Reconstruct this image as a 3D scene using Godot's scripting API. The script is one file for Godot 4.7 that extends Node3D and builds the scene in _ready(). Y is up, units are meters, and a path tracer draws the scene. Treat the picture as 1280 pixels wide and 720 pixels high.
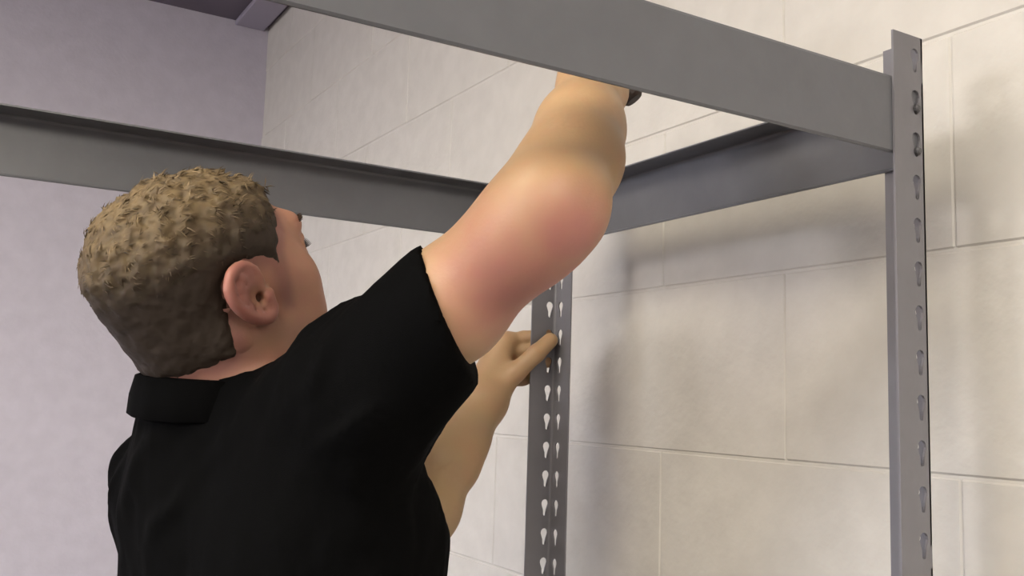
extends Node3D
# A man in a black polo shirt works inside a grey slotted-post shelving rack beside a painted block wall.
# Axes: x runs along the rack's long beams, y is up, -z runs into the room towards the back wall. Metres.

const POST_X := 0.6825         # outer face of the two right-hand posts
const FRONT_Z := -0.487        # outer face of the front posts
const BACK_Z := -1.028         # outer face of the back posts
const LEFT_X := -0.62
const WALL_X := 0.782          # face of the block wall
const WALL_Z := -2.79          # face of the far wall
const CEIL_Y := 2.603
const HOLE_PITCH := 0.0356

const SKIN := 0
const PLAIN := 1
const HAIR := 2
const SHIRT := 3

var rng := RandomNumberGenerator.new()
var noise := FastNoiseLite.new()

# ------------------------------------------------------------------ small helpers

func cam_basis() -> Basis:
	return Basis(Vector3(0.85553405, 0.03082398, 0.51682819), Vector3(-0.08725596, 0.99253202, 0.08524431), Vector3(-0.51034096, -0.11802575, 0.85183451)).orthonormalized()

func start() -> SurfaceTool:
	var st := SurfaceTool.new()
	st.begin(Mesh.PRIMITIVE_TRIANGLES)
	return st

func put(called: String, mesh: Mesh, m: Material, parent: Node) -> MeshInstance3D:
	var o := MeshInstance3D.new()
	o.name = called
	o.mesh = mesh
	o.material_override = m
	o.cast_shadow = GeometryInstance3D.SHADOW_CASTING_SETTING_ON
	parent.add_child(o, true)
	return o

func thing(called: String, label: String, category: String, at := Vector3.ZERO, group := "") -> Node3D:
	var o := Node3D.new()
	o.name = called
	o.position = at
	add_child(o, true)
	tag(o, label, category, group)
	return o

func tag(o: Node, label: String, category: String, group := "") -> void:
	o.set_meta("label", label)
	o.set_meta("category", category)
	if group:
		o.set_meta("group", group)

func struct(o: Node, label: String, category: String) -> void:
	tag(o, label, category)
	o.set_meta("kind", "structure")

func mat(c: Color, rough: float, metal := 0.0, spec := 0.5) -> StandardMaterial3D:
	var m := StandardMaterial3D.new()
	m.albedo_color = c
	m.roughness = rough
	m.metallic = metal
	m.metallic_specular = spec
	return m

func noise_tex(freq: float, size := 512, as_normal := false, bump := 4.0, kind := FastNoiseLite.TYPE_SIMPLEX_SMOOTH, sd := 3, octaves := 4) -> NoiseTexture2D:
	var n := FastNoiseLite.new()
	n.noise_type = kind
	n.frequency = freq
	n.seed = sd
	n.fractal_octaves = octaves
	var t := NoiseTexture2D.new()
	t.width = size
	t.height = size
	t.seamless = true
	t.noise = n
	t.as_normal_map = as_normal
	t.bump_strength = bump
	return t

func ramp_tex(freq: float, lo: Color, hi: Color, size := 512, sd := 5) -> NoiseTexture2D:
	var t := noise_tex(freq, size, false, 1.0, FastNoiseLite.TYPE_SIMPLEX_SMOOTH, sd)
	var g := Gradient.new()
	g.set_color(0, lo)
	g.set_color(1, hi)
	t.color_ramp = g
	return t

func quad(st: SurfaceTool, a: Vector3, b: Vector3, c: Vector3, d: Vector3, out: Vector3) -> void:
	var n := (b - a).cross(c - a)
	if n.length_squared() < 1e-18:
		n = (c - a).cross(d - a)
	var pts := [a, b, c, d]
	if n.dot(out) > 0.0:      # clockwise front faces
		pts = [a, d, c, b]
	var nn := n.normalized() * (1.0 if n.dot(out) > 0.0 else -1.0)
	for k in [0, 1, 2, 0, 2, 3]:
		st.set_normal(nn)
		st.add_vertex(pts[k])

# a box with chamfered edges
func add_box(st: SurfaceTool, lo: Vector3, hi: Vector3, ch := 0.0) -> void:
	var c := (lo + hi) * 0.5
	var h := (hi - lo) * 0.5
	var axes := [Vector3(1, 0, 0), Vector3(0, 1, 0), Vector3(0, 0, 1)]
	var m := h - Vector3.ONE * ch
	for ax in 3:
		var u: Vector3 = axes[(ax + 1) % 3]
		var v: Vector3 = axes[(ax + 2) % 3]
		var mu := m[(ax + 1) % 3]
		var mv := m[(ax + 2) % 3]
		for s in [-1.0, 1.0]:
			var n: Vector3 = axes[ax] * s
			var f: Vector3 = c + n * h[ax]
			quad(st, f - u * mu - v * mv, f + u * mu - v * mv, f + u * mu + v * mv, f - u * mu + v * mv, n)
	if ch <= 0.0:
		return
	for ax in 3:              # edges along axis ax
		var e: Vector3 = axes[ax] * m[ax]
		var u: Vector3 = axes[(ax + 1) % 3]
		var v: Vector3 = axes[(ax + 2) % 3]
		for su in [-1.0, 1.0]:
			for sv in [-1.0, 1.0]:
				var pu: Vector3 = c + u * su * h[(ax + 1) % 3] + v * sv * m[(ax + 2) % 3]
				var pv: Vector3 = c + u * su * m[(ax + 1) % 3] + v * sv * h[(ax + 2) % 3]
				quad(st, pu - e, pu + e, pv + e, pv - e, u * su + v * sv)
	for sx in [-1.0, 1.0]:
		for sy in [-1.0, 1.0]:
			for sz in [-1.0, 1.0]:
				var s := Vector3(sx, sy, sz)
				var px := c + s * Vector3(h.x, m.y, m.z)
				var py := c + s * Vector3(m.x, h.y, m.z)
				var pz := c + s * Vector3(m.x, m.y, h.z)
				quad(st, px, py, pz, pz, s)

# a tube through points with a radius at each; closed by flat caps
func add_tube(st: SurfaceTool, pts: Array, radii: Array, sides := 10) -> void:
	var rings := []
	var t0 := ((pts[1] as Vector3) - (pts[0] as Vector3)).normalized()
	var u := t0.cross(Vector3.UP if absf(t0.y) < 0.9 else Vector3.RIGHT).normalized()
	for i in pts.size():
		var a: Vector3 = pts[maxi(i - 1, 0)]
		var b: Vector3 = pts[mini(i + 1, pts.size() - 1)]
		var t := (b - a).normalized()
		u = (u - t * u.dot(t)).normalized()
		var v := t.cross(u)
		var ring := []
		for k in sides:
			var ang := TAU * k / sides
			ring.append((pts[i] as Vector3) + (u * cos(ang) + v * sin(ang)) * (radii[i] as float))
		rings.append(ring)
	for i in pts.size() - 1:
		for k in sides:
			var k2 := (k + 1) % sides
			var o: Vector3 = (rings[i][k] + rings[i][k2] + rings[i + 1][k] + rings[i + 1][k2]) * 0.25 - ((pts[i] as Vector3) + (pts[i + 1] as Vector3)) * 0.5
			quad(st, rings[i][k], rings[i][k2], rings[i + 1][k2], rings[i + 1][k], o)
	for e in [0, pts.size() - 1]:
		var dir: Vector3 = (pts[0] - pts[1]) if e == 0 else (pts[e] - pts[e - 1])
		for k in sides:
			quad(st, pts[e], rings[e][k], rings[e][(k + 1) % sides], rings[e][(k + 1) % sides], dir)

# a profile in (u, v) swept straight along w: closed sheet with the given outline
func add_extrusion(st: SurfaceTool, outline: PackedVector2Array, o: Vector3, u: Vector3, v: Vector3, w: Vector3) -> void:
	var ccw := not Geometry2D.is_polygon_clockwise(outline)
	for i in outline.size():
		var a := outline[i]
		var b := outline[(i + 1) % outline.size()]
		var nrm := Vector2(b.y - a.y, a.x - b.x) * (1.0 if ccw else -1.0)
		var pa := o + u * a.x + v * a.y
		var pb := o + u * b.x + v * b.y
		quad(st, pa, pb, pb + w, pa + w, u * nrm.x + v * nrm.y)
	var tris := Geometry2D.triangulate_polygon(outline)
	for k in range(0, tris.size(), 3):
		var p := []
		for j in 3:
			var q := outline[tris[k + j]]
			p.append(o + u * q.x + v * q.y)
		quad(st, p[0], p[1], p[2], p[2], -w)
		quad(st, p[0] + w, p[1] + w, p[2] + w, p[2] + w, w)

# ------------------------------------------------------------------ bodies from distance fields
# a primitive: [kind, a, b, ra, rb, blend, basis]; kinds: 0 tapered capsule, 1 ellipsoid (b = radii), 2 cut capsule, 3 cut half-space, 4 cut ellipsoid

func cap(a: Vector3, b: Vector3, ra: float, rb: float, k := 0.02) -> Array:
	return [0, a, b, ra, rb, k, Basis()]

func ell(c: Vector3, r: Vector3, k := 0.02, bs := Basis()) -> Array:
	return [1, c, r, 0.0, 0.0, k, bs.transposed()]

func cut_cap(a: Vector3, b: Vector3, ra: float, rb: float, k := 0.004) -> Array:
	return [2, a, b, ra, rb, k, Basis()]

func cut_half(p: Vector3, n: Vector3, k := 0.004) -> Array:
	return [3, p, n.normalized(), 0.0, 0.0, k, Basis()]

func cut_ell(c: Vector3, r: Vector3, k := 0.01, bs := Basis()) -> Array:
	return [4, c, r, 0.0, 0.0, k, bs.transposed()]

func prim_d(q: Array, p: Vector3) -> float:
	var kind: int = q[0]
	if kind == 0 or kind == 2:
		var ab: Vector3 = q[2] - q[1]
		var ap: Vector3 = p - q[1]
		var t := clampf(ap.dot(ab) / maxf(ab.length_squared(), 1e-9), 0.0, 1.0)
		return (ap - ab * t).length() - lerpf(q[3], q[4], t)
	if kind == 3:
		return -(p - (q[1] as Vector3)).dot(q[2])
	var l: Vector3 = (q[6] as Basis) * (p - (q[1] as Vector3))
	var r: Vector3 = q[2]
	var k0 := (l / r).length()
	var k1 := (l / (r * r)).length()
	if k1 < 1e-9:
		return -minf(r.x, minf(r.y, r.z))
	return k0 * (k0 - 1.0) / k1

func field(prims: Array, p: Vector3) -> float:
	var d := 1e3
	for q in prims:
		var e := prim_d(q, p)
		var k: float = q[5]
		if q[0] < 2:
			var h := maxf(k - absf(d - e), 0.0)
			d = minf(d, e) - (h * h * 0.25 / k if k > 0.0 else 0.0)
		else:
			e = -e
			var h := maxf(k - absf(d - e), 0.0)
			d = maxf(d, e) + (h * h * 0.25 / k if k > 0.0 else 0.0)
	return d

# surface nets of field(), refined near the surface by refine(), over a box, added to arrays {v, n, c, i}
func nets(out: Dictionary, prims: Array, lo: Vector3, hi: Vector3, cell: float, mode: int, origin := Vector3.ZERO) -> void:
	var nx := int(ceil((hi.x - lo.x) / cell / 8.0)) * 8
	var ny := int(ceil((hi.y - lo.y) / cell / 8.0)) * 8
	var nz := int(ceil((hi.z - lo.z) / cell / 8.0)) * 8
	var sx := nx + 1
	var sxy := sx * (ny + 1)
	var g := PackedFloat32Array()
	g.resize(sxy * (nz + 1))
	g.fill(1e6)
	var idx := PackedInt32Array()
	idx.resize(g.size())
	idx.fill(-1)
	var half := cell * 4.0
	var rad := half * 1.7321
	var slack := 0.02 if mode >= HAIR else 0.0
	var active := []
	for bz in nz / 8:
		for by in ny / 8:
			for bx in nx / 8:
				var c := lo + Vector3(bx * 8 + 4, by * 8 + 4, bz * 8 + 4) * cell
				var d := field(prims, c)
				if absf(d) > rad * 1.6 + slack + 0.004:
					continue
				var near := []
				for q in prims:
					if prim_d(q, c) < rad * 2.2 + (q[5] as float) + slack + 0.004 or (q[0] as int) == 3:
						near.append(q)
				if near.is_empty():
					continue
				active.append(Vector3i(bx * 8, by * 8, bz * 8))
				for k in 9:
					for j in 9:
						var at := (bx * 8) + (by * 8 + j) * sx + (bz * 8 + k) * sxy
						for i in 9:
							if g[at + i] > 1e5:
								var p := lo + Vector3(bx * 8 + i, by * 8 + j, bz * 8 + k) * cell
								var e := field(near, p)
								if mode >= HAIR and absf(e) < 0.04:
									e = refine(mode, p, e)
								g[at + i] = e
	var base: int = out.v.size()
	var vs := PackedVector3Array()
	var ns := PackedVector3Array()
	var cs := PackedColorArray()
	for b in active:
		for k in 8:
			for j in 8:
				for i in 8:
					var at: int = b.x + i + (b.y + j) * sx + (b.z + k) * sxy
					var d0 := g[at]
					var d1 := g[at + 1]
					var d2 := g[at + sx]
					var d3 := g[at + sx + 1]
					var d4 := g[at + sxy]
					var d5 := g[at + sxy + 1]
					var d6 := g[at + sxy + sx]
					var d7 := g[at + sxy + sx + 1]
					var s := int(d0 < 0) + int(d1 < 0) + int(d2 < 0) + int(d3 < 0) + int(d4 < 0) + int(d5 < 0) + int(d6 < 0) + int(d7 < 0)
					if s == 0 or s == 8:
						continue
					if maxf(maxf(maxf(d0, d1), maxf(d2, d3)), maxf(maxf(d4, d5), maxf(d6, d7))) > 1e5:
						continue
					var sum := Vector3.ZERO
					var cnt := 0
					for yz in [[0.0, 0.0, d0, d1], [1.0, 0.0, d2, d3], [0.0, 1.0, d4, d5], [1.0, 1.0, d6, d7]]:
						if (yz[2] < 0) != (yz[3] < 0):
							sum += Vector3(yz[2] / (yz[2] - yz[3]), yz[0], yz[1])
							cnt += 1
					for xz in [[0.0, 0.0, d0, d2], [1.0, 0.0, d1, d3], [0.0, 1.0, d4, d6], [1.0, 1.0, d5, d7]]:
						if (xz[2] < 0) != (xz[3] < 0):
							sum += Vector3(xz[0], xz[2] / (xz[2] - xz[3]), xz[1])
							cnt += 1
					for xy in [[0.0, 0.0, d0, d4], [1.0, 0.0, d1, d5], [0.0, 1.0, d2, d6], [1.0, 1.0, d3, d7]]:
						if (xy[2] < 0) != (xy[3] < 0):
							sum += Vector3(xy[0], xy[1], xy[2] / (xy[2] - xy[3]))
							cnt += 1
					var p: Vector3 = lo + (Vector3(b.x + i, b.y + j, b.z + k) + sum / cnt) * cell
					idx[at] = base + vs.size()
					vs.append(p - origin)
					var gn := Vector3(d1 + d3 + d5 + d7 - d0 - d2 - d4 - d6, d2 + d3 + d6 + d7 - d0 - d1 - d4 - d5, d4 + d5 + d6 + d7 - d0 - d1 - d2 - d3)
					ns.append(gn.normalized())
					cs.append(tint(mode, p))
	var ix := PackedInt32Array()
	for b in active:
		for k in 8:
			for j in 8:
				for i in 8:
					var at: int = b.x + i + (b.y + j) * sx + (b.z + k) * sxy
					if idx[at] < 0:
						continue
					var inside := g[at] < 0
					if b.y + j > 0 and b.z + k > 0 and inside != (g[at + 1] < 0):
						face(ix, idx[at], idx[at - sx], idx[at - sx - sxy], idx[at - sxy], inside)
					if b.x + i > 0 and b.z + k > 0 and inside != (g[at + sx] < 0):
						face(ix, idx[at], idx[at - sxy], idx[at - sxy - 1], idx[at - 1], inside)
					if b.x + i > 0 and b.y + j > 0 and inside != (g[at + sxy] < 0):
						face(ix, idx[at], idx[at - 1], idx[at - 1 - sx], idx[at - sx], inside)
	out.v.append_array(vs)
	out.n.append_array(ns)
	out.c.append_array(cs)
	out.i.append_array(ix)

func face(ix: PackedInt32Array, a: int, b: int, c: int, d: int, inside: bool) -> void:
	if a < 0 or b < 0 or c < 0 or d < 0:
		return
	if inside:
		ix.append_array(PackedInt32Array([a, c, b, a, d, c]))
	else:
		ix.append_array(PackedInt32Array([a, b, c, a, c, d]))

func fresh() -> Dictionary:
	return {"v": PackedVector3Array(), "n": PackedVector3Array(), "c": PackedColorArray(), "i": PackedInt32Array()}

func baked(d: Dictionary) -> ArrayMesh:
	var a := []
	a.resize(Mesh.ARRAY_MAX)
	a[Mesh.ARRAY_VERTEX] = d.v
	a[Mesh.ARRAY_NORMAL] = d.n
	a[Mesh.ARRAY_COLOR] = d.c
	a[Mesh.ARRAY_INDEX] = d.i
	var m := ArrayMesh.new()
	m.add_surface_from_arrays(Mesh.PRIMITIVE_TRIANGLES, a)
	return m

# ------------------------------------------------------------------ the scene

func _ready() -> void:
	rng.seed = 11
	noise.seed = 4
	noise.noise_type = FastNoiseLite.TYPE_SIMPLEX_SMOOTH
	noise.frequency = 1.0
	noise.fractal_octaves = 2
	var cam := Camera3D.new()
	cam.name = "camera"
	cam.keep_aspect = Camera3D.KEEP_HEIGHT
	cam.fov = 33.4248
	cam.near = 0.02
	cam.far = 60.0
	cam.transform = Transform3D(cam_basis(), Vector3(0, 1.5, 0))
	add_child(cam)
	cam.current = true

	var env := Environment.new()
	var sky := Sky.new()
	var sm := ProceduralSkyMaterial.new()
	sm.sky_top_color = Color(0.60, 0.65, 0.74)
	sm.sky_horizon_color = Color(0.82, 0.83, 0.86)
	sm.ground_horizon_color = Color(0.55, 0.56, 0.58)
	sm.ground_bottom_color = Color(0.35, 0.35, 0.36)
	sky.sky_material = sm
	env.background_mode = Environment.BG_SKY
	env.sky = sky
	env.background_energy_multiplier = 26.0
	env.tonemap_mode = Environment.TONE_MAPPER_LINEAR
	env.tonemap_exposure = 1.12
	env.sdfgi_enabled = true
	env.ssao_enabled = true
	env.ssil_enabled = true
	var we := WorldEnvironment.new()
	we.name = "world_environment"
	we.environment = env
	add_child(we)

	var warm := Color(1.0, 0.945, 0.86)
	lamp("unseen_ceiling_light", Vector3(-3.0, CEIL_Y, 1.0), Vector2(1.2, 2.0), Color(1.0, 0.965, 0.90), 11.0, "large warm white ceiling light panel by the window wall")
	lamp("unseen_ceiling_light", Vector3(-0.55, CEIL_Y, 1.45), Vector2(1.2, 1.8), Color(1.0, 0.965, 0.90), 6.6, "large warm white fill panel added behind the camera to brighten the near post and wall")  # unseen fill panel, added to brighten the near post and block wall
	lamp("unseen_ceiling_light", Vector3(-0.85, CEIL_Y, -0.55), Vector2(1.2, 1.2), Color(1.0, 0.955, 0.87), 2.8, "square warm white fill panel added above the rack to light the hair and raised arm")  # unseen fill panel, added for top light on hair and forearm
	globe("added_pendant_light", Vector3(-2.3, 2.15, -0.85), 0.24, Color(1.0, 0.965, 0.95), 1.7, "white globe fill light added left of the rack to lift the far wall")  # added fill globe that lifts the upper far wall

	build_room()
	build_rack()
	build_person()

func lamp(called: String, at: Vector3, size: Vector2, c: Color, energy: float, label: String) -> void:
	var t := thing(called, label, "light", at)
	var st := start()
	for s in [-1.0, 1.0]:
		add_box(st, Vector3(s * size.x * 0.5 - 0.02, -0.05, -size.y * 0.5 - 0.02), Vector3(s * size.x * 0.5 + 0.02, 0.0, size.y * 0.5 + 0.02), 0.003)
		add_box(st, Vector3(-size.x * 0.5, -0.05, s * size.y * 0.5 - 0.02), Vector3(size.x * 0.5, 0.0, s * size.y * 0.5 + 0.02), 0.003)
	put("frame", st.commit(), mat(Color(0.8, 0.8, 0.8), 0.4), t)
	st = start()
	add_box(st, Vector3(-size.x * 0.5 + 0.02, -0.04, -size.y * 0.5 + 0.02), Vector3(size.x * 0.5 - 0.02, -0.005, size.y * 0.5 - 0.02))
	var m := mat(Color(0.9, 0.9, 0.9), 0.5)
	m.emission_enabled = true
	m.emission = c
	m.emission_energy_multiplier = 0.8
	put("light_diffuser", st.commit(), m, t)
	var l := AreaLight3D.new()
	l.name = "panel_lamp"
	l.area_size = size - Vector2(0.06, 0.06)
	l.light_color = c
	l.light_energy = energy
	l.shadow_enabled = true
	l.area_range = 12.0
	l.area_attenuation = 2.0
	l.rotation_degrees = Vector3(-90, 0, 0)
	l.position = Vector3(0, -0.056, 0)
	t.add_child(l)

func globe(called: String, at: Vector3, radius: float, c: Color, energy: float, label: String) -> void:
	var t := thing(called, label, "light", at)
	var st := start()
	add_tube(st, [Vector3(0, radius * 0.9, 0), Vector3(0, CEIL_Y - at.y - 0.03, 0)], [0.006, 0.006], 8)
	add_tube(st, [Vector3(0, CEIL_Y - at.y - 0.03, 0), Vector3(0, CEIL_Y - at.y, 0)], [0.03, 0.05], 16)
	put("stem", st.commit(), mat(Color(0.3, 0.3, 0.3), 0.4), t)
	var ball := SphereMesh.new()
	ball.radius = radius
	ball.height = radius * 2.0
	var m := mat(Color(0.9, 0.9, 0.9), 0.4)
	m.emission_enabled = true
	m.emission = c
	m.emission_energy_multiplier = 0.8
	put("fill_globe", ball, m, t)
	var l := OmniLight3D.new()
	l.name = "globe_fill"
	l.light_color = c
	l.light_energy = energy
	l.light_size = radius * 0.9
	l.omni_range = 12.0
	l.omni_attenuation = 2.0
	l.shadow_enabled = true
	t.add_child(l)

func wall_mat(c: Color) -> StandardMaterial3D:
	var m := mat(Color.WHITE, 0.62, 0.0, 0.4)
	m.albedo_texture = ramp_tex(0.012, c.darkened(0.035), c.lightened(0.03), 512, 8)
	m.normal_enabled = true
	m.normal_texture = noise_tex(0.05, 512, true, 1.6, FastNoiseLite.TYPE_SIMPLEX_SMOOTH, 9, 5)
	m.normal_scale = 0.28
	m.uv1_triplanar = true
	m.uv1_world_triplanar = true
	m.uv1_scale = Vector3.ONE * 2.6
	return m

func build_room() -> void:
	var paint := wall_mat(Color(0.80, 0.785, 0.757))
	var paint_far := wall_mat(Color(0.775, 0.758, 0.80))
	# block wall: a backing of mortar with painted blocks standing proud of it
	var wr := Node3D.new()
	wr.name = "wall_right"
	add_child(wr)
	struct(wr, "cream painted concrete block wall behind the right side of the rack", "wall")
	var st := start()
	add_box(st, Vector3(WALL_X + 0.0035, -0.1, WALL_Z - 0.2), Vector3(WALL_X + 0.2, CEIL_Y + 0.1, 4.2))
	put("mortar", st.commit(), paint, wr)
	var row_h := 0.2035
	var len := 0.406
	var gap_v := 0.0012
	var gap_h := 0.0030
	var variants := []
	for k in 4:
		st = start()
		var r := 0.0004 + 0.0002 * k
		add_box(st, Vector3(-0.0022 - 0.0001 * k, -row_h * 0.5 + gap_h * 0.5, -len * 0.5 + gap_v * 0.5), Vector3(0.03, row_h * 0.5 - gap_h * 0.5, len * 0.5 - gap_v * 0.5), r + 0.001)
		variants.append(st.commit())
	var first := 1.2425 - row_h * 7
	for r in 14:
		var y := first + row_h * (r + 0.5)
		if y - row_h * 0.5 < -0.25 or y > CEIL_Y + 0.12:
			continue
		var phase := -0.733 if r % 2 == 0 else -0.530
		for k in range(-6, 6):
			var z := phase + len * k + len * 0.5
			if z - len * 0.5 < WALL_Z - 0.25 or z > 1.8:
				continue
			var b := put("block", variants[rng.randi() % 4], paint, wr)
			b.position = Vector3(WALL_X + 0.004 + rng.randf_range(-0.0002, 0.0002), y, z)
			b.rotation.y = rng.randf_range(-0.0006, 0.0006)
	# far wall
	st = start()
	add_box(st, Vector3(-4.4, -0.1, WALL_Z - 0.2), Vector3(WALL_X + 0.2, CEIL_Y + 0.1, WALL_Z))
	struct(put("wall_back", st.commit(), paint_far, self), "pale painted far wall to the left of the room corner", "wall")
	# left wall with a window opening
	var lx := -4.2
	var w0 := Vector2(0.85, -2.3)
	var w1 := Vector2(2.4, -0.3)
	st = start()
	add_box(st, Vector3(lx - 0.2, -0.1, -3.0), Vector3(lx, w0.x, 4.2))
	add_box(st, Vector3(lx - 0.2, w1.x, -3.0), Vector3(lx, CEIL_Y + 0.1, 4.2))
	add_box(st, Vector3(lx - 0.2, w0.x, -3.0), Vector3(lx, w1.x, w0.y))
	add_box(st, Vector3(lx - 0.2, w0.x, w1.y), Vector3(lx, w1.x, 4.2))
	struct(put("wall_left", st.commit(), paint_far, self), "pale painted wall with a window, left of the rack", "wall")
	var win := Node3D.new()
	win.name = "window_1"
	win.position = Vector3(lx - 0.08, w0.x, w0.y)
	add_child(win)
	struct(win, "window with a dark metal frame in the left wall", "window")
	st = start()
	var wh := w1.x - w0.x
	var wl := w1.y - w0.y
	add_box(st, Vector3(-0.03, 0, 0), Vector3(0.03, 0.05, wl), 0.004)
	add_box(st, Vector3(-0.03, wh - 0.05, 0), Vector3(0.03, wh, wl), 0.004)
	for z in [0.0, wl * 0.5 - 0.025, wl - 0.05]:
		add_box(st, Vector3(-0.03, 0.05, z), Vector3(0.03, wh - 0.05, z + 0.05), 0.004)
	put("window_frame", st.commit(), mat(Color(0.25, 0.25, 0.26), 0.4), win)
	var glass := mat(Color(1, 1, 1, 0.05), 0.02)
	glass.transparency = BaseMaterial3D.TRANSPARENCY_ALPHA
	for z in [0.05, wl * 0.5 + 0.025]:
		st = start()
		add_box(st, Vector3(-0.003, 0.05, z), Vector3(0.003, wh - 0.05, z + wl * 0.5 - 0.075))
		put("pane", st.commit(), glass, win)
	# the wall behind the camera
	st = start()
	add_box(st, Vector3(-4.4, -0.1, 4.0), Vector3(WALL_X + 0.2, CEIL_Y + 0.1, 4.2))
	struct(put("wall_front", st.commit(), paint_far, self), "pale painted wall facing the rack", "wall")
	# floor and ceiling
	var fm := mat(Color.WHITE, 0.5)
	fm.albedo_texture = ramp_tex(0.02, Color(0.30, 0.285, 0.27), Color(0.36, 0.345, 0.33), 512, 12)
	fm.uv1_triplanar = true
	fm.uv1_world_triplanar = true
	st = start()
	add_box(st, Vector3(-4.4, -0.2, WALL_Z - 0.2), Vector3(WALL_X + 0.2, 0.0, 4.2))
	struct(put("floor", st.commit(), fm, self), "grey concrete floor under the rack", "floor")
	st = start()
	add_box(st, Vector3(-4.4, CEIL_Y, WALL_Z - 0.2), Vector3(WALL_X + 0.2, CEIL_Y + 0.2, 4.2))
	struct(put("ceiling", st.commit(), mat(Color(0.40, 0.37, 0.42), 0.7), self), "dark grey ceiling in the top left corner", "ceiling")
	st = start()
	add_box(st, Vector3(WALL_X - 0.10, CEIL_Y - 0.015, WALL_Z), Vector3(WALL_X - 0.012, CEIL_Y, 3.9), 0.003)
	struct(put("trim_1", st.commit(), mat(Color(0.62, 0.6, 0.66), 0.5), self), "light grey strip along the ceiling beside the block wall", "trim")

# ------------------------------------------------------------------ the rack

func key_half(c: Vector2, side: float) -> PackedVector2Array:
	# right or left half of the outline of a keyhole, from its top to its foot
	var p := PackedVector2Array()
	for q in [Vector2(0.0, 0.0100), Vector2(0.0028, 0.0092), Vector2(0.0047, 0.0070), Vector2(0.0052, 0.0042), Vector2(0.0040, 0.0006), Vector2(0.0026, -0.0030), Vector2(0.0023, -0.0088), Vector2(0.0013, -0.0102), Vector2(0.0, -0.0105)]:
		p.append(c + Vector2(q.x * side, q.y))
	return p

# one slotted flange of an angle post: sheet in (u, up), thickness t along n, holes every pitch
func flange(st: SurfaceTool, o: Vector3, u: Vector3, n: Vector3, width: float, top: float, hole_u: float, hole_y: float, t: float) -> void:
	var lo_y := hole_y - HOLE_PITCH * 0.5
	while lo_y > HOLE_PITCH:
		lo_y -= HOLE_PITCH
	var segs := [[0.0, lo_y, false]]
	var y := lo_y
	while y + HOLE_PITCH <= top:
		segs.append([y, y + HOLE_PITCH, true])
		y += HOLE_PITCH
	segs.append([y, top, false])
	var up := Vector3.UP
	for s in segs:
		var y0: float = s[0]
		var y1: float = s[1]
		var halves := []
		if s[2]:
			var c := Vector2(hole_u, (y0 + y1) * 0.5)
			for side in [-1.0, 1.0]:
				var e := 0.0 if side < 0 else width
				var poly := PackedVector2Array([Vector2(hole_u, y1), Vector2(e, y1), Vector2(e, y0), Vector2(hole_u, y0)])
				var k := key_half(c, side)
				k.reverse()
				poly.append_array(k)
				halves.append(poly)
				for i in k.size() - 1:
					var a := o + u * k[i].x + up * k[i].y
					var b := o + u * k[i + 1].x + up * k[i + 1].y
					var mid := (k[i] + k[i + 1]) * 0.5 - c
					quad(st, a, b, b + n * t, a + n * t, -(u * mid.x + up * mid.y))
		else:
			halves.append(PackedVector2Array([Vector2(0, y0), Vector2(width, y0), Vector2(width, y1), Vector2(0, y1)]))
		for poly in halves:
			var tris := Geometry2D.triangulate_polygon(poly)
			for k in range(0, tris.size(), 3):
				var p := []
				for j in 3:
					var q: Vector2 = poly[tris[k + j]]
					p.append(o + u * q.x + up * q.y)
				quad(st, p[0], p[1], p[2], p[2], -n)
				quad(st, p[0] + n * t, p[1] + n * t, p[2] + n * t, p[2] + n * t, n)
		for e in [0.0, width]:
			var a: Vector3 = o + u * e + up * y0
			var b: Vector3 = o + u * e + up * y1
			quad(st, a, b, b + n * t, a + n * t, u * (-1.0 if e == 0.0 else 1.0))
	var ta := o + up * top
	quad(st, ta, ta + u * width, ta + u * width + n * t, ta + n * t, up)

# an angle post whose outer corner stands at the origin; su, sw: which way its flanges run in x and in z
func post_mesh(su: float, sw: float, top: float, hole_y: float) -> ArrayMesh:
	var st := start()
	var t := 0.002
	flange(st, Vector3(0, 0, 0), Vector3(su, 0, 0), Vector3(0, 0, sw), 0.0368, top, 0.0100, hole_y, t)
	flange(st, Vector3(0, 0, 0), Vector3(0, 0, sw), Vector3(su, 0, 0), 0.0368, top, 0.0140, hole_y, t)
	# the rounded bend between the flanges, inside
	var arc := PackedVector2Array([Vector2(t, t)])
	for k in 5:
		var a := PI * 0.5 * k / 4.0
		arc.append(Vector2(t + 0.003 - 0.003 * sin(a), t + 0.003 - 0.003 * cos(a)))
	add_extrusion(st, arc, Vector3.ZERO, Vector3(su, 0, 0), Vector3(0, 0, sw), Vector3(0, top, 0))
	return st.commit()

# a beam: a web with an inward ledge on top and a rolled edge below. profile in (v = inward, up)
func beam_mesh(length_axis: Vector3, inward: Vector3, length: float, h: float) -> ArrayMesh:
	var st := start()
	var t := 0.002
	var w := 0.034
	var p := PackedVector2Array([Vector2(0, 0.0015), Vector2(0.0015, 0), Vector2(0.0030, 0), Vector2(0.0035, 0.0010), Vector2(0.0030, t), Vector2(t, t + 0.001)])
	for k in 4:
		var a := PI * 0.5 * k / 3.0
		p.append(Vector2(t + 0.003 - 0.003 * cos(a), h - t - 0.003 + 0.003 * sin(a)))
	p.append_array(PackedVector2Array([Vector2(w, h - t), Vector2(w, h - 0.001), Vector2(w - 0.001, h), Vector2(0.003, h), Vector2(0.0009, h - 0.0009), Vector2(0, h - 0.003)]))
	add_extrusion(st, p, Vector3.ZERO, inward, Vector3.UP, length_axis * length)
	return st.commit()

func rivet_mesh(out: Vector3) -> ArrayMesh:
	var st := start()
	add_tube(st, [out * -0.001, out * 0.0025, out * 0.0038], [0.0034, 0.0034, 0.0022], 10)
	return st.commit()

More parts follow.
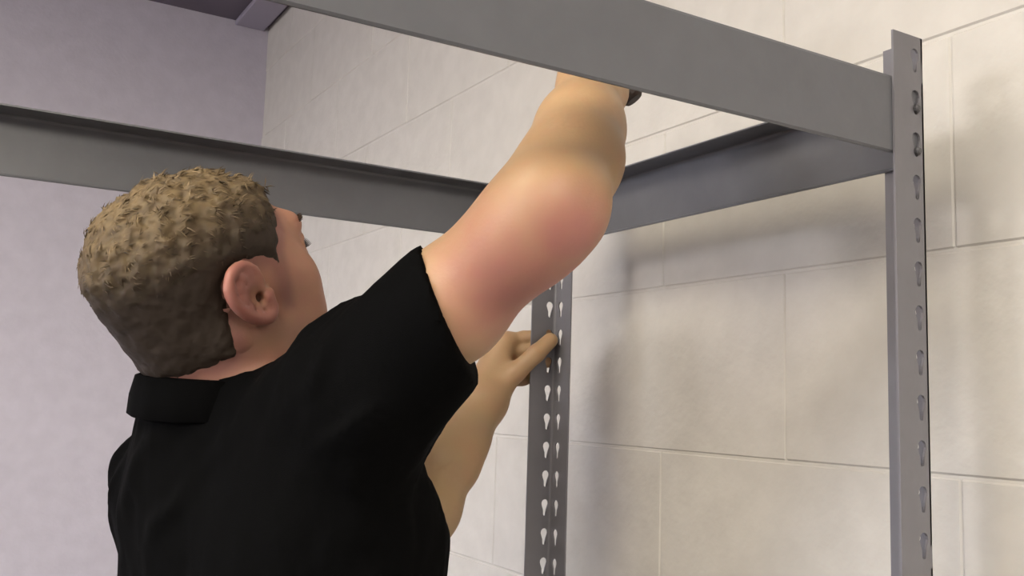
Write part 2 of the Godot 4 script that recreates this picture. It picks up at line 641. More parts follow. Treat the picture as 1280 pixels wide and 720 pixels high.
func build_rack() -> void:
	var grey := mat(Color.WHITE, 0.36, 0.0, 0.5)
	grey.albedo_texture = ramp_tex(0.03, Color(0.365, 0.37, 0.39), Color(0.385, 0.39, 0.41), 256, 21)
	grey.uv1_triplanar = true
	grey.uv1_scale = Vector3.ONE * 3.0
	grey.normal_enabled = true
	grey.normal_texture = noise_tex(0.08, 256, true, 0.8, FastNoiseLite.TYPE_SIMPLEX_SMOOTH, 22)
	grey.normal_scale = 0.15
	var pale: StandardMaterial3D = grey.duplicate()
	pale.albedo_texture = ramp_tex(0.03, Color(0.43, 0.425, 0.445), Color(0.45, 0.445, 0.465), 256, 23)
	var origin := Vector3((POST_X + LEFT_X) * 0.5, 0, (FRONT_Z + BACK_Z) * 0.5)
	var t := thing("shelving_rack", "grey painted steel shelving rack frame of keyhole posts and beams beside the block wall", "shelving", origin)
	var top := 1.811
	var spots := [[POST_X, FRONT_Z, -1.0, -1.0, 1.5414], [POST_X, BACK_Z, -1.0, 1.0, 1.4060], [LEFT_X, FRONT_Z, 1.0, -1.0, 1.5414], [LEFT_X, BACK_Z, 1.0, 1.0, 1.4060]]
	for s in spots:
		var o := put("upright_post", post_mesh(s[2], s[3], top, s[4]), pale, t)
		o.position = Vector3(s[0], 0, s[1]) - origin
	var in_x := 0.0022
	var length := POST_X - LEFT_X - in_x * 2.0
	var depth := FRONT_Z - BACK_Z - in_x * 2.0
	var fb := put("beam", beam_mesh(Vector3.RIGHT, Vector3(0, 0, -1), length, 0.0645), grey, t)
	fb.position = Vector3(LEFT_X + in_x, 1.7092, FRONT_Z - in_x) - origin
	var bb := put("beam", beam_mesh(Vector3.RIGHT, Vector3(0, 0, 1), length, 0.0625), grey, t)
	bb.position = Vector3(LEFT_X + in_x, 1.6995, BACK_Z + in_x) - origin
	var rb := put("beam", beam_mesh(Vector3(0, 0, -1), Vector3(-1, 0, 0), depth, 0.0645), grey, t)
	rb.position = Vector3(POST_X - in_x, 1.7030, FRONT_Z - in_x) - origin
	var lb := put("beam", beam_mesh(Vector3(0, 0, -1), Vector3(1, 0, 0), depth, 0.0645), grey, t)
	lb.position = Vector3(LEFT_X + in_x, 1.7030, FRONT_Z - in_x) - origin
	var steel := mat(Color(0.36, 0.36, 0.37), 0.4, 0.6)
	# rivets of the beams, seated in the keyholes of the posts
	for s in spots:
		for k in 2:
			var hy: float = s[4] + HOLE_PITCH * (5 + k if s[1] == FRONT_Z else 9 + k)
			hy = hy - 0.006
			var rv := put("rivet", rivet_mesh(Vector3(0, 0, -s[3])), steel, t)
			rv.position = Vector3(s[0] + s[2] * 0.0100, hy, s[1]) - origin

# ------------------------------------------------------------------ the man

# head pose: o between the ears, axes to his right, up and ahead
var head_o := Vector3(0.2215, 1.6058, -0.9327)
var head_r := Vector3(0.3762, 0.0, 0.9266)
var head_u := Vector3(-0.3320, 0.9336, 0.1348)
var head_f := Vector3(0.8650, 0.3584, -0.3512)
const ELBOW := Vector3(0.3854, 1.6463, -0.5847)
const WRIST := Vector3(0.4892, 1.7829, -0.6867)
var hairline := PackedVector2Array()
const BODY_AT := Vector3(0.27, 0.0, -0.95)

func hp(x: float, y: float, z: float) -> Vector3:
	return head_o + head_r * x + head_u * y + head_f * z

func head_local(p: Vector3) -> Vector3:
	var q := p - head_o
	return Vector3(q.dot(head_r), q.dot(head_u), q.dot(head_f))

# signed distance to the hairline seen from the side, positive where hair grows
func hair_side(l: Vector3) -> float:
	var p := Vector2(l.z, l.y)
	var d := 1e3
	for i in hairline.size():
		var c := Geometry2D.get_closest_point_to_segment(p, hairline[i], hairline[(i + 1) % hairline.size()])
		d = minf(d, p.distance_to(c))
	return d if Geometry2D.is_point_in_polygon(p, hairline) else -d

func refine(mode: int, p: Vector3, e: float) -> float:
	if mode == HAIR:
		var l := head_local(p)
		var s := hair_side(l) + 0.004 * noise.get_noise_3d(p.x * 90.0, p.y * 90.0, p.z * 90.0)
		var top := smoothstep(0.01, 0.085, l.y - 0.25 * minf(l.z, 0.0))
		var long := lerpf(0.0045, 0.010, top)
		var w := noise.get_noise_3d(p.x * 45.0, p.y * 45.0, p.z * 45.0) * 0.005 + noise.get_noise_3d(p.x * 130.0 + 7.0, p.y * 130.0, p.z * 130.0) * 0.003
		var thick := long + w * lerpf(0.3, 1.2, top)
		return e - lerpf(-0.005, thick, smoothstep(-0.003, lerpf(0.022, 0.024, top), s))
	var n := noise.get_noise_3d(p.x * 9.0, p.y * 4.0, p.z * 9.0) * 0.006 + noise.get_noise_3d(p.x * 26.0, p.y * 11.0 + 3.0, p.z * 26.0) * 0.003
	var v := p.dot(Vector3(0.258, -0.55, 0.789)) + 0.03 * noise.get_noise_3d(p.x * 6.0, p.y * 6.0, p.z * 6.0)
	var fold := pow(0.5 + 0.5 * sin(v * 105.0), 3.0) * 0.0075 * (0.5 + noise.get_noise_3d(p.x * 5.0 + 9.0, p.y * 5.0, p.z * 5.0))
	n += maxf(fold, 0.0) * smoothstep(0.03, 0.10, p.distance_to(Vector3(0.25, 1.51, -0.95)))
	return e - n * smoothstep(0.05, 0.12, p.distance_to(Vector3(0.349, 1.5634, -0.6802)))

func tint(mode: int, p: Vector3) -> Color:
	if mode == SKIN:
		var c := Vector3(0.43, 0.275, 0.150)
		var red := Vector3(0.40, 0.15, 0.135)
		var m := 0.12 * noise.get_noise_3d(p.x * 40.0, p.y * 40.0, p.z * 40.0)
		var k := 0.9 * (1.0 - smoothstep(0.0, 0.06, p.distance_to(Vector3(0.3824, 1.6207, -0.5583))))
		k = maxf(k, 0.75 * (1.0 - smoothstep(0.02, 0.095, p.distance_to(Vector3(0.3731, 1.5912, -0.6091)))))
		k = clampf(k + m, 0.0, 1.0)
		if p.distance_to(head_o) < 0.2:
			var l := head_local(p)
			k = maxf(k, 0.50 + m)
			k = maxf(k, 0.8 * smoothstep(0.074, 0.084, absf(l.x)))
			var hs := hair_side(l)
			if hs > -0.008 and absf(l.x) < 0.079:
				c = c.lerp(Vector3(0.09, 0.06, 0.045), 0.75 * smoothstep(-0.007, 0.006, hs))
			if l.z > 0.07 and l.y < -0.055 and l.y > -0.085 and absf(l.x) < 0.024:
				k = 0.8
		c = c.lerp(red, k)
		return Color(c.x, c.y, c.z)
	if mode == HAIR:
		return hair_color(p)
	return Color(1, 1, 1)

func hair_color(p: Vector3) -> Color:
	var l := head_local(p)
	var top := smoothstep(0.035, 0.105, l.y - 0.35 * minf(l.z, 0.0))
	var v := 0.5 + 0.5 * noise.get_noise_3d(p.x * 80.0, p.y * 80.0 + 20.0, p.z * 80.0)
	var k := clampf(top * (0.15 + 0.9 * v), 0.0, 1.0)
	var c := Vector3(0.046, 0.034, 0.025).lerp(Vector3(0.19, 0.135, 0.070), k)  # blonder on top by nature, with lamp highlights also put into the colour
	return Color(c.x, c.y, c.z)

func head_prims() -> Array:
	var bs := Basis(head_r, head_u, head_f)
	var a := [
		ell(hp(0, 0.018, -0.010), Vector3(0.074, 0.078, 0.100), 0.0, bs),
		ell(hp(0, -0.018, 0.034), Vector3(0.061, 0.080, 0.064), 0.03, bs),
	]
	a.append(cap(hp(-0.030, 0.036, 0.084), hp(0.030, 0.036, 0.084), 0.012, 0.012, 0.02))
	for s in [-1.0, 1.0]:
		a.append(cap(hp(0.047 * s, -0.016, 0.062), hp(0.054 * s, -0.012, 0.030), 0.022, 0.015, 0.025))
		a.append(cap(hp(0.040 * s, -0.056, 0.058), hp(0.046 * s, -0.060, 0.030), 0.029, 0.024, 0.03))
		a.append(cap(hp(0.054 * s, -0.066, 0.0), hp(0.024 * s, -0.108, 0.070), 0.018, 0.018, 0.03))
	a.append(ell(hp(0, -0.064, 0.070), Vector3(0.036, 0.036, 0.034), 0.02, bs))
	a.append(cap(hp(0, -0.108, 0.080), hp(0, -0.106, 0.074), 0.020, 0.022, 0.02))
	a.append(cap(hp(0, 0.020, 0.096), hp(0, -0.030, 0.118), 0.008, 0.0125, 0.012))
	for s in [-1.0, 1.0]:
		a.append(cap(hp(0.010 * s, -0.037, 0.110), hp(0.014 * s, -0.034, 0.100), 0.008, 0.007, 0.006))
		a.append(cut_ell(hp(0.033 * s, 0.013, 0.101), Vector3(0.016, 0.011, 0.014), 0.014, bs))
		a.append(cap(hp(0.020 * s, 0.016, 0.090), hp(0.033 * s, 0.021, 0.0905), 0.004, 0.005, 0.004))
		a.append(cap(hp(0.033 * s, 0.021, 0.0905), hp(0.045 * s, 0.014, 0.081), 0.005, 0.004, 0.004))
		a.append(cap(hp(0.021 * s, 0.008, 0.089), hp(0.043 * s, 0.006, 0.083), 0.004, 0.004, 0.006))
		a.append(cut_cap(hp(0.007 * s, -0.045, 0.112), hp(0.008 * s, -0.036, 0.108), 0.003, 0.003, 0.003))
	a.append(cap(hp(-0.018, -0.064, 0.098), hp(0, -0.061, 0.105), 0.004, 0.0055, 0.004))
	a.append(cap(hp(0.018, -0.064, 0.098), hp(0, -0.061, 0.105), 0.004, 0.0055, 0.004))
	a.append(cap(hp(-0.015, -0.074, 0.098), hp(0.015, -0.074, 0.098), 0.0055, 0.0055, 0.005))
	a.append(cut_cap(hp(-0.022, -0.068, 0.101), hp(0.022, -0.068, 0.101), 0.002, 0.002, 0.003))
	return a

func ear_prims() -> Array:
	var a := []
	for s in [-1.0, 1.0]:
		var rim := [Vector2(0.010, 0.004), Vector2(0.008, 0.018), Vector2(-0.001, 0.0275), Vector2(-0.013, 0.027), Vector2(-0.022, 0.016), Vector2(-0.0225, 0.001), Vector2(-0.017, -0.013), Vector2(-0.008, -0.024), Vector2(0.002, -0.029), Vector2(0.009, -0.024), Vector2(0.010, -0.014)]
		var pts := []
		for q in rim:
			# the ear leans back and stands out towards its rear edge
			var z: float = q.x * 1.22 - q.y * 0.22
			var y: float = q.y * 0.94 + q.x * 0.24
			pts.append(hp((0.0765 + 0.26 * maxf(0.012 - q.x, 0.0)) * s, y - 0.010, z - 0.014))
		for i in pts.size() - 1:
			var r0 := lerpf(0.0040, 0.0058, i / 10.0)
			var before: Vector3 = pts[maxi(i - 1, 0)]
			var after: Vector3 = pts[mini(i + 2, pts.size() - 1)]
			var at: Vector3 = pts[i]
			for k in 3:
				var to: Vector3 = (pts[i] as Vector3).cubic_interpolate(pts[i + 1], before, after, (k + 1) / 3.0)
				a.append(cap(at, to, r0, r0, 0.003))
				at = to
		# inner fold
		for i in range(2, 6):
			var c: Vector3 = (pts[i] as Vector3).lerp(hp(0.077 * s, -0.012, -0.010), 0.34)
			var d: Vector3 = (pts[i + 1] as Vector3).lerp(hp(0.077 * s, -0.012, -0.010), 0.34)
			a.append(cap(c, d, 0.0032, 0.0032, 0.006))
		# back plate of the shell, then its hollow and the tragus
		for i in range(1, 10):
			a.append(cap(pts[i], hp(0.075 * s, -0.012, -0.008), 0.0026, 0.006, 0.004))
		a.append(cut_ell(hp(0.088 * s, -0.014, -0.013), Vector3(0.010, 0.012, 0.011), 0.004, Basis(head_r, head_u, head_f)))
		a.append(cut_cap(hp(0.088 * s, -0.017, -0.008), hp(0.066 * s, -0.017, -0.007), 0.005, 0.004, 0.003))
		a.append(cap(hp(0.077 * s, -0.015, 0.003), hp(0.080 * s, -0.018, -0.001), 0.0055, 0.0042, 0.004))
	return a

func finger(pts: Array, r: float, k := 0.008) -> Array:
	var a := []
	for i in pts.size() - 1:
		a.append(cap(pts[i], pts[i + 1], r * (1.0 - 0.09 * i), r * (1.0 - 0.09 * (i + 1)), k if i == 0 else 0.004))
	return a

func build_person() -> void:
	for q in [[0.094, 0.074], [0.074, 0.068], [0.060, 0.056], [0.052, 0.034], [0.038, 0.018], [0.034, -0.004], [0.033, -0.036], [0.021, -0.038], [0.014, 0.006], [0.004, 0.008], [-0.022, 0.010], [-0.028, 0.002], [-0.027, -0.024], [-0.030, -0.054], [-0.026, -0.072], [-0.060, -0.080], [-0.14, -0.09], [-0.17, 0.0], [-0.12, 0.17], [0.06, 0.17], [0.12, 0.10]]:
		hairline.append(Vector2(q[0], q[1]))
	var t := thing("person", "man in a black polo shirt reaching up behind the front beam, left hand on post", "person", BODY_AT)
	var right := Vector3(0.3106, 0.0, 0.9505)
	var ahead := Vector3(0.9505, 0.0, -0.3106)
	var up := Vector3.UP
	var nape := Vector3(0.2077, 1.4982, -0.9447)
	var ls := Vector3(0.2344, 1.4042, -1.0703)
	var rs := Vector3(0.3188, 1.5060, -0.7826)
	var le := Vector3(0.4554, 1.3246, -0.9841)
	var lw := Vector3(0.5935, 1.4955, -1.0538)
	var neck0 := hp(0, -0.040, -0.030)
	var neck1 := nape + ahead * 0.050 + up * -0.03
	var mid := (ls + rs) * 0.5
	var spine := mid + ahead * 0.035

	# --- skin
	var skin := mat(Color.WHITE, 0.48, 0.0, 0.45)
	skin.vertex_color_use_as_albedo = true
	skin.subsurf_scatter_enabled = true
	skin.subsurf_scatter_strength = 0.12
	skin.normal_enabled = true
	skin.normal_texture = noise_tex(0.16, 256, true, 1.2, FastNoiseLite.TYPE_CELLULAR, 31, 2)
	skin.normal_scale = 0.25
	skin.uv1_triplanar = true
	skin.uv1_scale = Vector3.ONE * 9.0
	var neck := [
		cap(neck0, neck1, 0.053, 0.057, 0.03),
		cap(hp(0.052, -0.050, -0.026), neck1 + ahead * 0.045 + right * 0.01, 0.014, 0.013, 0.03),
		cap(hp(-0.052, -0.050, -0.026), neck1 + ahead * 0.045 - right * 0.01, 0.014, 0.013, 0.03),
		cap(hp(0.0, -0.10, 0.02), neck1 + ahead * 0.03, 0.034, 0.045, 0.04),
	]
	var trunk := [
		cap(nape + up * -0.05 + ahead * 0.05, rs + up * -0.03, 0.055, 0.050, 0.05),
		cap(nape + up * -0.05 + ahead * 0.05, ls + up * -0.02, 0.055, 0.050, 0.05),
		cap(spine + up * -0.12 - right * 0.055, spine + up * -0.12 + right * 0.055, 0.105, 0.105, 0.06),
		cap(spine + up * -0.26 - right * 0.050, spine + up * -0.26 + right * 0.050, 0.105, 0.105, 0.08),
		cap(spine + up * -0.40 - right * 0.050, spine + up * -0.40 + right * 0.050, 0.100, 0.100, 0.08),
		cap(spine + up * -0.54 - right * 0.060, spine + up * -0.54 + right * 0.060, 0.105, 0.105, 0.08),
	]
	# right arm: upper arm, elbow, forearm, wrist
	var fore := (WRIST - ELBOW).normalized()
	var across := Vector3(-0.835, 0.198, -0.512)          # towards the thumb
	var palm := fore.cross(across)
	if palm.dot(WRIST - Vector3(0, 1.5, 0)) < 0.0:
		palm = -palm
	var belly := ELBOW.lerp(WRIST, 0.34) + Vector3(0.0045, 0.0002, 0.0028)
	var arm := [
		cap(rs, rs.lerp(ELBOW, 0.5), 0.046, 0.0425, 0.03),
		cap(rs.lerp(ELBOW, 0.5), ELBOW, 0.0425, 0.0320, 0.02),
		cap(ELBOW, belly, 0.0310, 0.0275, 0.04),
		cap(belly, ELBOW.lerp(WRIST, 0.72), 0.0275, 0.0265, 0.02),
		cap(ELBOW.lerp(WRIST, 0.60) + across * 0.004, WRIST + across * 0.008, 0.0250, 0.0180, 0.02),
		cap(ELBOW.lerp(WRIST, 0.60) - across * 0.004, WRIST - across * 0.008, 0.0250, 0.0180, 0.02),
		cap(ELBOW.lerp(rs, 0.15) + Vector3(-0.5, -0.2, 0.84) * 0.004, ELBOW.lerp(WRIST, 0.62) + Vector3(-0.5, -0.2, 0.84) * 0.012, 0.024, 0.017, 0.05),
		cap(rs.lerp(ELBOW, 0.5), belly, 0.022, 0.020, 0.04),
	]
	# right hand closed round the tool handle
	var reach := (fore * 0.55 + up * 0.85).normalized()
	var grip := WRIST + reach * 0.080 + palm * 0.028
	var butt := Vector3(0.5452, 1.7864, -0.6961)
	var axis := (butt - grip).normalized()
	var hand_r := [
		cap(WRIST + across * 0.010, WRIST + reach * 0.082 - axis * 0.028 - palm * 0.002, 0.0195, 0.0145, 0.02),
		cap(WRIST, WRIST + reach * 0.086 - axis * 0.006 - palm * 0.003, 0.0195, 0.0145, 0.02),
		cap(WRIST - across * 0.010, WRIST + reach * 0.080 + axis * 0.020, 0.0195, 0.0140, 0.02),
	]
	for q in [[-0.034, 0.0098, 0.0], [-0.012, 0.0102, 0.002], [0.010, 0.0098, 0.0], [0.030, 0.0086, -0.004]]:
		var knuckle: Vector3 = WRIST + reach * (0.088 + q[2]) + axis * q[0] - palm * 0.004
		var c: Vector3 = grip + axis * q[0]
		hand_r.append_array(finger([knuckle, c + reach * 0.025 + palm * 0.004, c + reach * 0.008 + palm * 0.024, c - reach * 0.014 + palm * 0.017], q[1]))
	hand_r.append_array(finger([WRIST + reach * 0.032 + across * 0.014 + palm * 0.012, WRIST + reach * 0.058 + across * 0.030 + palm * 0.022, grip - axis * 0.030 - reach * 0.010 + palm * 0.024, grip - axis * 0.006 + reach * 0.004 + palm * 0.034], 0.0125, 0.015))
	# left arm and the hand that wraps the rear post
	var larm := [
		cap(ls, le, 0.046, 0.036, 0.03),
		cap(le, le.lerp(lw, 0.3), 0.034, 0.0365, 0.03),
		cap(le.lerp(lw, 0.3), le.lerp(lw, 0.75), 0.0365, 0.029, 0.02),
		cap(le.lerp(lw, 0.6) + Vector3(0, 0, 0.004), lw + Vector3(-0.005, 0.004, 0.008), 0.028, 0.0200, 0.02),
		cap(le.lerp(lw, 0.6) - Vector3(0, 0, 0.004), lw - Vector3(-0.005, 0.004, 0.008), 0.028, 0.0200, 0.02),
	]
	var hand_l := []
	for q in [[Vector3(0.629, 1.577, -1.062), 0.0095, 0.0], [Vector3(0.623, 1.560, -1.072), 0.0100, 0.0], [Vector3(0.619, 1.541, -1.076), 0.0096, 0.0], [Vector3(0.616, 1.523, -1.074), 0.0085, 0.005]]:
		var m: Vector3 = q[0]
		hand_l.append(cap(lw + (m - lw) * 0.1, m, 0.021, 0.0135, 0.02))
		hand_l.append_array(finger([m, Vector3(0.651, m.y + 0.006, -1.054), Vector3(0.668 - q[2], m.y + 0.010, -1.0395), Vector3(0.684 - q[2] * 2.0, m.y + 0.012, -1.0375)], q[1]))
	hand_l.append_array(finger([lw + Vector3(0.012, 0.018, 0.012), Vector3(0.6265, 1.537, -1.030), Vector3(0.6480, 1.5615, -1.0175), Vector3(0.6675, 1.5790, -1.0160)], 0.0135, 0.02))

	var head := head_prims()
	head.append_array(neck)
	head.append_array(ear_prims())
	var all := head.duplicate()
	all.append_array(trunk)
	all.append_array(arm)
	all.append_array(larm)
	all.append_array(hand_r)
	all.append_array(hand_l)
	var body := fresh()
	nets(body, head, head_o - Vector3(0.16, 0.11, 0.16), head_o + Vector3(0.17, 0.14, 0.16), 0.0029, SKIN, BODY_AT)
	nets(body, all, Vector3(0.02, 0.85, -1.20), Vector3(0.52, 1.535, -0.70), 0.013, SKIN, BODY_AT)
	var up_arm := arm.duplicate()
	up_arm.append_array(trunk)
	nets(body, up_arm, Vector3(0.27, 1.46, -0.80), Vector3(0.58, 1.81, -0.50), 0.0045, SKIN, BODY_AT)
	var rh := hand_r.duplicate()
	rh.append_array(arm)
	nets(body, rh, WRIST - Vector3(0.05, 0.03, 0.09), WRIST + Vector3(0.13, 0.14, 0.05), 0.0030, SKIN, BODY_AT)
	nets(body, larm, Vector3(0.36, 1.25, -1.10), Vector3(0.62, 1.54, -0.92), 0.0050, SKIN, BODY_AT)
	var lh := hand_l.duplicate()
	lh.append_array(larm)
	nets(body, lh, Vector3(0.530, 1.455, -1.12), Vector3(0.71, 1.62, -0.995), 0.0028, SKIN, BODY_AT)
	put("body", baked(body), skin, t)

	# --- eyes, brows
	var white := mat(Color(0.85, 0.83, 0.8), 0.15)
	var dark := mat(Color(0.06, 0.05, 0.05), 0.4)
	for s in [-1.0, 1.0]:
		var st := start()
		var ball := SphereMesh.new()
		ball.radius = 0.0122
		ball.height = 0.0244
		st.append_from(ball, 0, Transform3D(Basis(), hp(0.032 * s, 0.0125, 0.0800) - BODY_AT))
		var e := put("eye", st.commit(), white, t)
		st = start()
		add_tube(st, [hp(0.032 * s, 0.0135, 0.0895) - BODY_AT, hp(0.032 * s, 0.0137, 0.0918) - BODY_AT, hp(0.032 * s, 0.0138, 0.0924) - BODY_AT], [0.0055, 0.0052, 0.0035], 14)
		put("iris", st.commit(), mat(Color(0.16, 0.19, 0.22), 0.15), e)
		st = start()
		for k in 16:
			var a := k / 15.0
			var b := hp((0.020 + 0.027 * a) * s, 0.0175 - 0.006 * a * a, 0.0925 - 0.010 * a * a) - BODY_AT
			var tip: Vector3 = b + (head_f * (0.8 - 0.3 * a) + head_u * 0.25 + head_r * s * (0.1 + 0.7 * a)) * 0.009
			add_tube(st, [b, b.lerp(tip, 0.6), tip + head_u * 0.001], [0.0006, 0.0004, 0.0001], 4)
		put("eyelashes", st.commit(), dark, t)
		st = start()
		for k in 60:
			var a := rng.randf()
			var b := hp((0.014 + 0.036 * a) * s, 0.036 + 0.005 * sin(a * 2.6) + rng.randf_range(-0.003, 0.003), 0.0975 - 0.016 * a * a) - BODY_AT
			var tip: Vector3 = b + (head_r * s * 0.8 + head_u * 0.25 + head_f * 0.1) * 0.007
			add_tube(st, [b, tip], [0.0007, 0.0002], 4)
		put("eyebrow", st.commit(), mat(Color(0.24, 0.18, 0.13), 0.7), t)

	# --- hair: a soft cap with loose locks growing out of it
	var hair := mat(Color.WHITE, 0.62, 0.0, 0.35)
	hair.vertex_color_use_as_albedo = true
	var skull := head_prims().slice(0, 9)
	skull.append_array(neck)
	var hd := fresh()
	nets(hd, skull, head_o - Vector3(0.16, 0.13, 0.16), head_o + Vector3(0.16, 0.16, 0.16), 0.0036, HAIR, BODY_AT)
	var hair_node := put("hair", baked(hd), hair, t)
	var lock := {"v": PackedVector3Array(), "n": PackedVector3Array(), "c": PackedColorArray(), "i": PackedInt32Array()}
	for k in 24000:
		var i: int = rng.randi() % (hd.v.size() as int)
		var p: Vector3 = hd.v[i] + BODY_AT
		var l := head_local(p)
		var s := hair_side(l)
		if s < -0.003:
			continue
		var n: Vector3 = hd.n[i]
		var top := smoothstep(0.0, 0.085, l.y - 0.25 * minf(l.z, 0.0))
		var flow := (head_u * -0.8 - head_f * 0.5).lerp(head_f * 0.7 + head_r * 0.3, top)
		var curl := Vector3(noise.get_noise_3d(p.x * 30.0, p.y * 30.0, p.z * 30.0), noise.get_noise_3d(p.x * 30.0 + 50.0, p.y * 30.0, p.z * 30.0), noise.get_noise_3d(p.x * 30.0, p.y * 30.0 + 50.0, p.z * 30.0)) * 1.6
		flow = flow.lerp(flow + curl, 0.3 + 0.7 * top)
		flow = (flow - n * flow.dot(n)).normalized()
		var length := lerpf(0.004, 0.0085, top) * rng.randf_range(0.6, 1.2) * (0.35 + 0.65 * smoothstep(0.0, 0.012, s))
		var side := n.cross(flow).normalized() * rng.randf_range(0.00035, 0.00065) * lerpf(0.8, 1.5, top)
		var b := p - n * 0.0015
		var m := b + (flow * 0.95 + n * 0.16) * length * 0.55
		var e := m + (flow * 1.0 + n * lerpf(-0.05, -0.15, top)) * length * 0.5
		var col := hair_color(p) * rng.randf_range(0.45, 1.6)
		var base: int = lock.v.size()
		for q in [[b, 1.0], [m, 0.8], [e, 0.12]]:
			for sgn in [-1.0, 0.0, 1.0]:
				var off: Vector3 = side * sgn * q[1] + (n * side.length() * 0.7 * q[1] if sgn == 0.0 else Vector3.ZERO)
				lock.v.append((q[0] as Vector3) + off - BODY_AT)
				lock.n.append((n + side.normalized() * sgn * 0.6).normalized())
				lock.c.append(col)
		for r in 2:
			for c in 2:
				var a0 := base + r * 3 + c
				lock.i.append_array(PackedInt32Array([a0, a0 + 1, a0 + 3, a0 + 1, a0 + 4, a0 + 3]))
	var lk := put("hair_locks", baked(lock), hair, hair_node)
	lk.set_meta("kind", "stuff")

	# --- polo shirt
	var cloth := mat(Color(0.028, 0.028, 0.030), 0.9, 0.0, 0.15)
	cloth.normal_enabled = true
	cloth.normal_texture = noise_tex(0.3, 256, true, 2.0, FastNoiseLite.TYPE_CELLULAR, 41, 1)
	cloth.normal_scale = 0.3
	cloth.uv1_triplanar = true
	cloth.uv1_scale = Vector3.ONE * 14.0
	var along := (ELBOW - rs).normalized()
	var cuff := rs + along * 0.128
	var rim_a := Vector3(0.3311, 1.6104, -0.6844)
	var hem := (Vector3(0.3709, 1.5197, -0.6731) - rim_a).normalized()
	var cut: Vector3 = hem.cross(Vector3(0.4577, 0.0844, -0.8851))
	if cut.dot(along) < 0.0:
		cut = -cut
	cut = (cut.normalized() * 0.8 + along * 0.2)
	cut = (cut - hem * cut.dot(hem)).normalized()
	var sh := [
		cap(nape + up * -0.072 + ahead * 0.045, rs, 0.056, 0.064, 0.05),
		cap(nape + up * -0.070 + ahead * 0.045, ls, 0.056, 0.056, 0.06),
		cap(rs, cuff + along * 0.06, 0.062, 0.0470, 0.03),
		cap(rs + up * -0.05 - along * 0.03, cuff + up * -0.012, 0.055, 0.043, 0.03),
		cap(ls, ls.lerp(le, 0.55), 0.056, 0.054, 0.03),
		cap(spine + up * -0.10 - right * 0.060, spine + up * -0.10 + right * 0.060, 0.116, 0.116, 0.07),
		cap(spine + up * -0.26 - right * 0.060, spine + up * -0.26 + right * 0.060, 0.122, 0.122, 0.08),
		cap(spine + up * -0.40 - right * 0.062, spine + up * -0.40 + right * 0.062, 0.122, 0.122, 0.08),
		cap(spine + up * -0.56 - right * 0.066, spine + up * -0.56 + right * 0.066, 0.124, 0.124, 0.08),
		cut_half(rim_a, cut, 0.006),
		cut_half(spine + up * -0.585, -up),
		cut_cap(ls.lerp(le, 0.45), le, 0.050, 0.050, 0.003),
		cap(neck1 + up * -0.01, neck1 + (neck0 - neck1).normalized() * 0.040, 0.069, 0.063, 0.05),
		cut_cap(neck0, neck1 + up * 0.03, 0.058, 0.062, 0.006),
	]
	var sd := fresh()
	nets(sd, sh, Vector3(0.02, 0.86, -1.24), Vector3(0.56, 1.64, -0.60), 0.0060, SHIRT, BODY_AT)
	var shirt := put("polo_shirt", baked(sd), cloth, t)
	# --- collar: a folded band round the neck
	var st := start()
	var rows := []
	var nk := (neck0 - neck1).normalized()
	var ring_at := neck1 + nk * 0.047
	nk = (nk + up * 1.5).normalized()
	var ru := (right - nk * right.dot(nk)).normalized()
	var rf := nk.cross(ru)
	if rf.dot(ahead) < 0.0:
		rf = -rf
	for k in 49:
		var a := lerpf(-0.88 * PI, 0.88 * PI, k / 48.0)    # 0 at the nape
		var dir := ru * sin(a) - rf * cos(a)
		var lift := nk * (0.004 * cos(a) - 0.016 * (1.0 - cos(a)) * 0.5)
		var r := 0.064 + 0.003 * absf(sin(a))
		var flap := lerpf(0.35, 1.0, smoothstep(-0.2, 0.9, cos(a) - 0.35 * sin(a)))
		var wob := noise.get_noise_2d(a * 2.5, 3.0) * 0.004
		rows.append([
			ring_at + dir * (r - 0.004) + lift - nk * 0.022,
			ring_at + dir * (r - 0.003) + lift + nk * 0.010,
			ring_at + dir * (r + 0.000) + lift + nk * 0.0165,
			ring_at + dir * (r + 0.0045) + lift + nk * 0.0155,
			ring_at + dir * (r + 0.011 * flap + wob) + lift - nk * 0.002,
			ring_at + dir * (r + 0.015 * flap + wob) + lift - nk * 0.020,
			ring_at + dir * (r + 0.013 * flap + wob) + lift - nk * 0.022,
			ring_at + dir * (r + 0.006) + lift - nk * 0.008,
		])
	st.set_smooth_group(0)
	for k in 48:
		for j in 8:
			var a: Vector3 = rows[k][j] - BODY_AT
			var b: Vector3 = rows[k][(j + 1) % 8] - BODY_AT
			var c: Vector3 = rows[k + 1][(j + 1) % 8] - BODY_AT
			var d: Vector3 = rows[k + 1][j] - BODY_AT
			for v in [a, c, b, a, d, c]:
				st.add_vertex(v)
	st.index()
	st.generate_normals()
	put("collar", st.commit(), cloth, shirt)

	# --- trousers and shoes, below the picture
	var hip := spine + up * -0.56 - ahead * 0.02
	var tr := [cap(hip - right * 0.065, hip + right * 0.065, 0.108, 0.108, 0.05)]
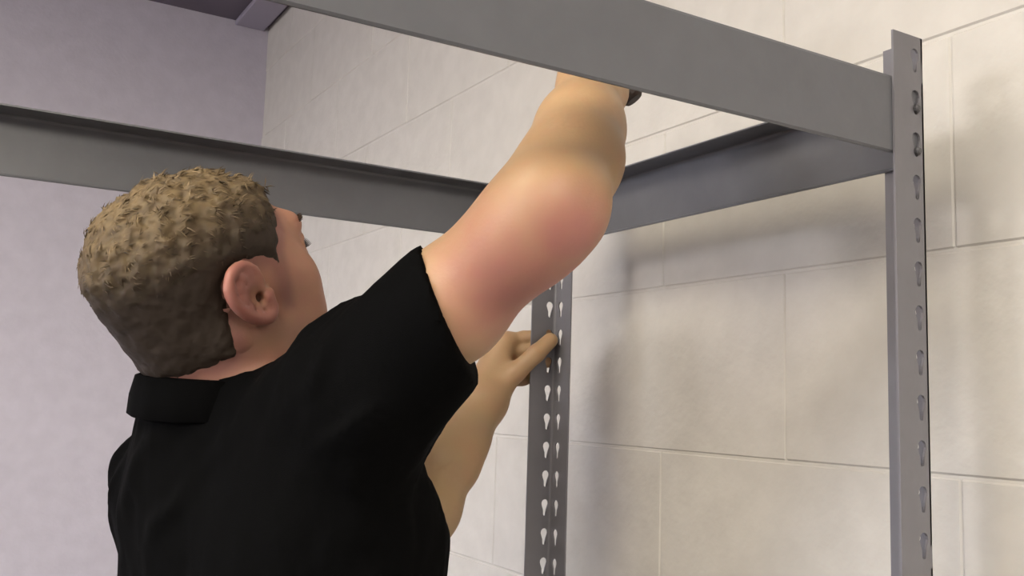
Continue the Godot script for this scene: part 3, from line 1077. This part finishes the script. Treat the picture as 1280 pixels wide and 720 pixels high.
	for s in [-1.0, 1.0]:
		var knee: Vector3 = Vector3(hip.x, 0.50, hip.z) + right * 0.11 * s + ahead * 0.03
		var ankle: Vector3 = Vector3(hip.x, 0.075, hip.z) + right * 0.13 * s - ahead * 0.02
		tr.append(cap(hip + right * 0.085 * s + up * -0.05, knee, 0.092, 0.066, 0.05))
		tr.append(cap(knee, ankle, 0.066, 0.054, 0.03))
	tr.append(cut_half(Vector3(0, 0.05, 0), -up))
	var td := fresh()
	nets(td, tr, Vector3(-0.05, 0.0, -1.3), Vector3(0.6, 1.05, -0.6), 0.012, PLAIN, BODY_AT)
	put("trousers", baked(td), mat(Color(0.09, 0.09, 0.11), 0.85), t)
	for s in [-1.0, 1.0]:
		var heel: Vector3 = Vector3(hip.x, 0.045, hip.z) + right * 0.13 * s - ahead * 0.05
		var toe: Vector3 = heel + ahead * 0.19 + right * 0.015 * s
		var sp := [cap(heel, toe, 0.042, 0.040, 0.02), cap(heel + up * 0.03, heel + ahead * 0.07 + up * 0.03, 0.045, 0.035, 0.02), cut_half(Vector3.ZERO, -up, 0.001)]
		var fd := fresh()
		nets(fd, sp, heel.min(toe) - Vector3(0.07, 0.06, 0.07), heel.max(toe) + Vector3(0.07, 0.1, 0.07), 0.007, PLAIN, BODY_AT)
		put("shoe", baked(fd), mat(Color(0.12, 0.10, 0.09), 0.5), t)

	# --- the tool handle in the raised fist
	var brown := mat(Color.WHITE, 0.55)
	brown.albedo_texture = ramp_tex(0.03, Color(0.13, 0.075, 0.05), Color(0.22, 0.13, 0.09), 256, 51)
	brown.uv1_triplanar = true
	brown.uv1_scale = Vector3(8, 30, 8)
	st = start()
	add_tube(st, [Vector3.ZERO, -axis * 0.003, -axis * 0.012, -axis * 0.05, -axis * 0.095, -axis * 0.108], [0.0085, 0.0115, 0.0130, 0.0105, 0.0105, 0.0095], 20)
	var tool := put("tool_handle", st.commit(), brown, self)
	tool.position = butt
	tag(tool, "dark brown handle end poking out under the front beam beside the raised wrist", "tool")
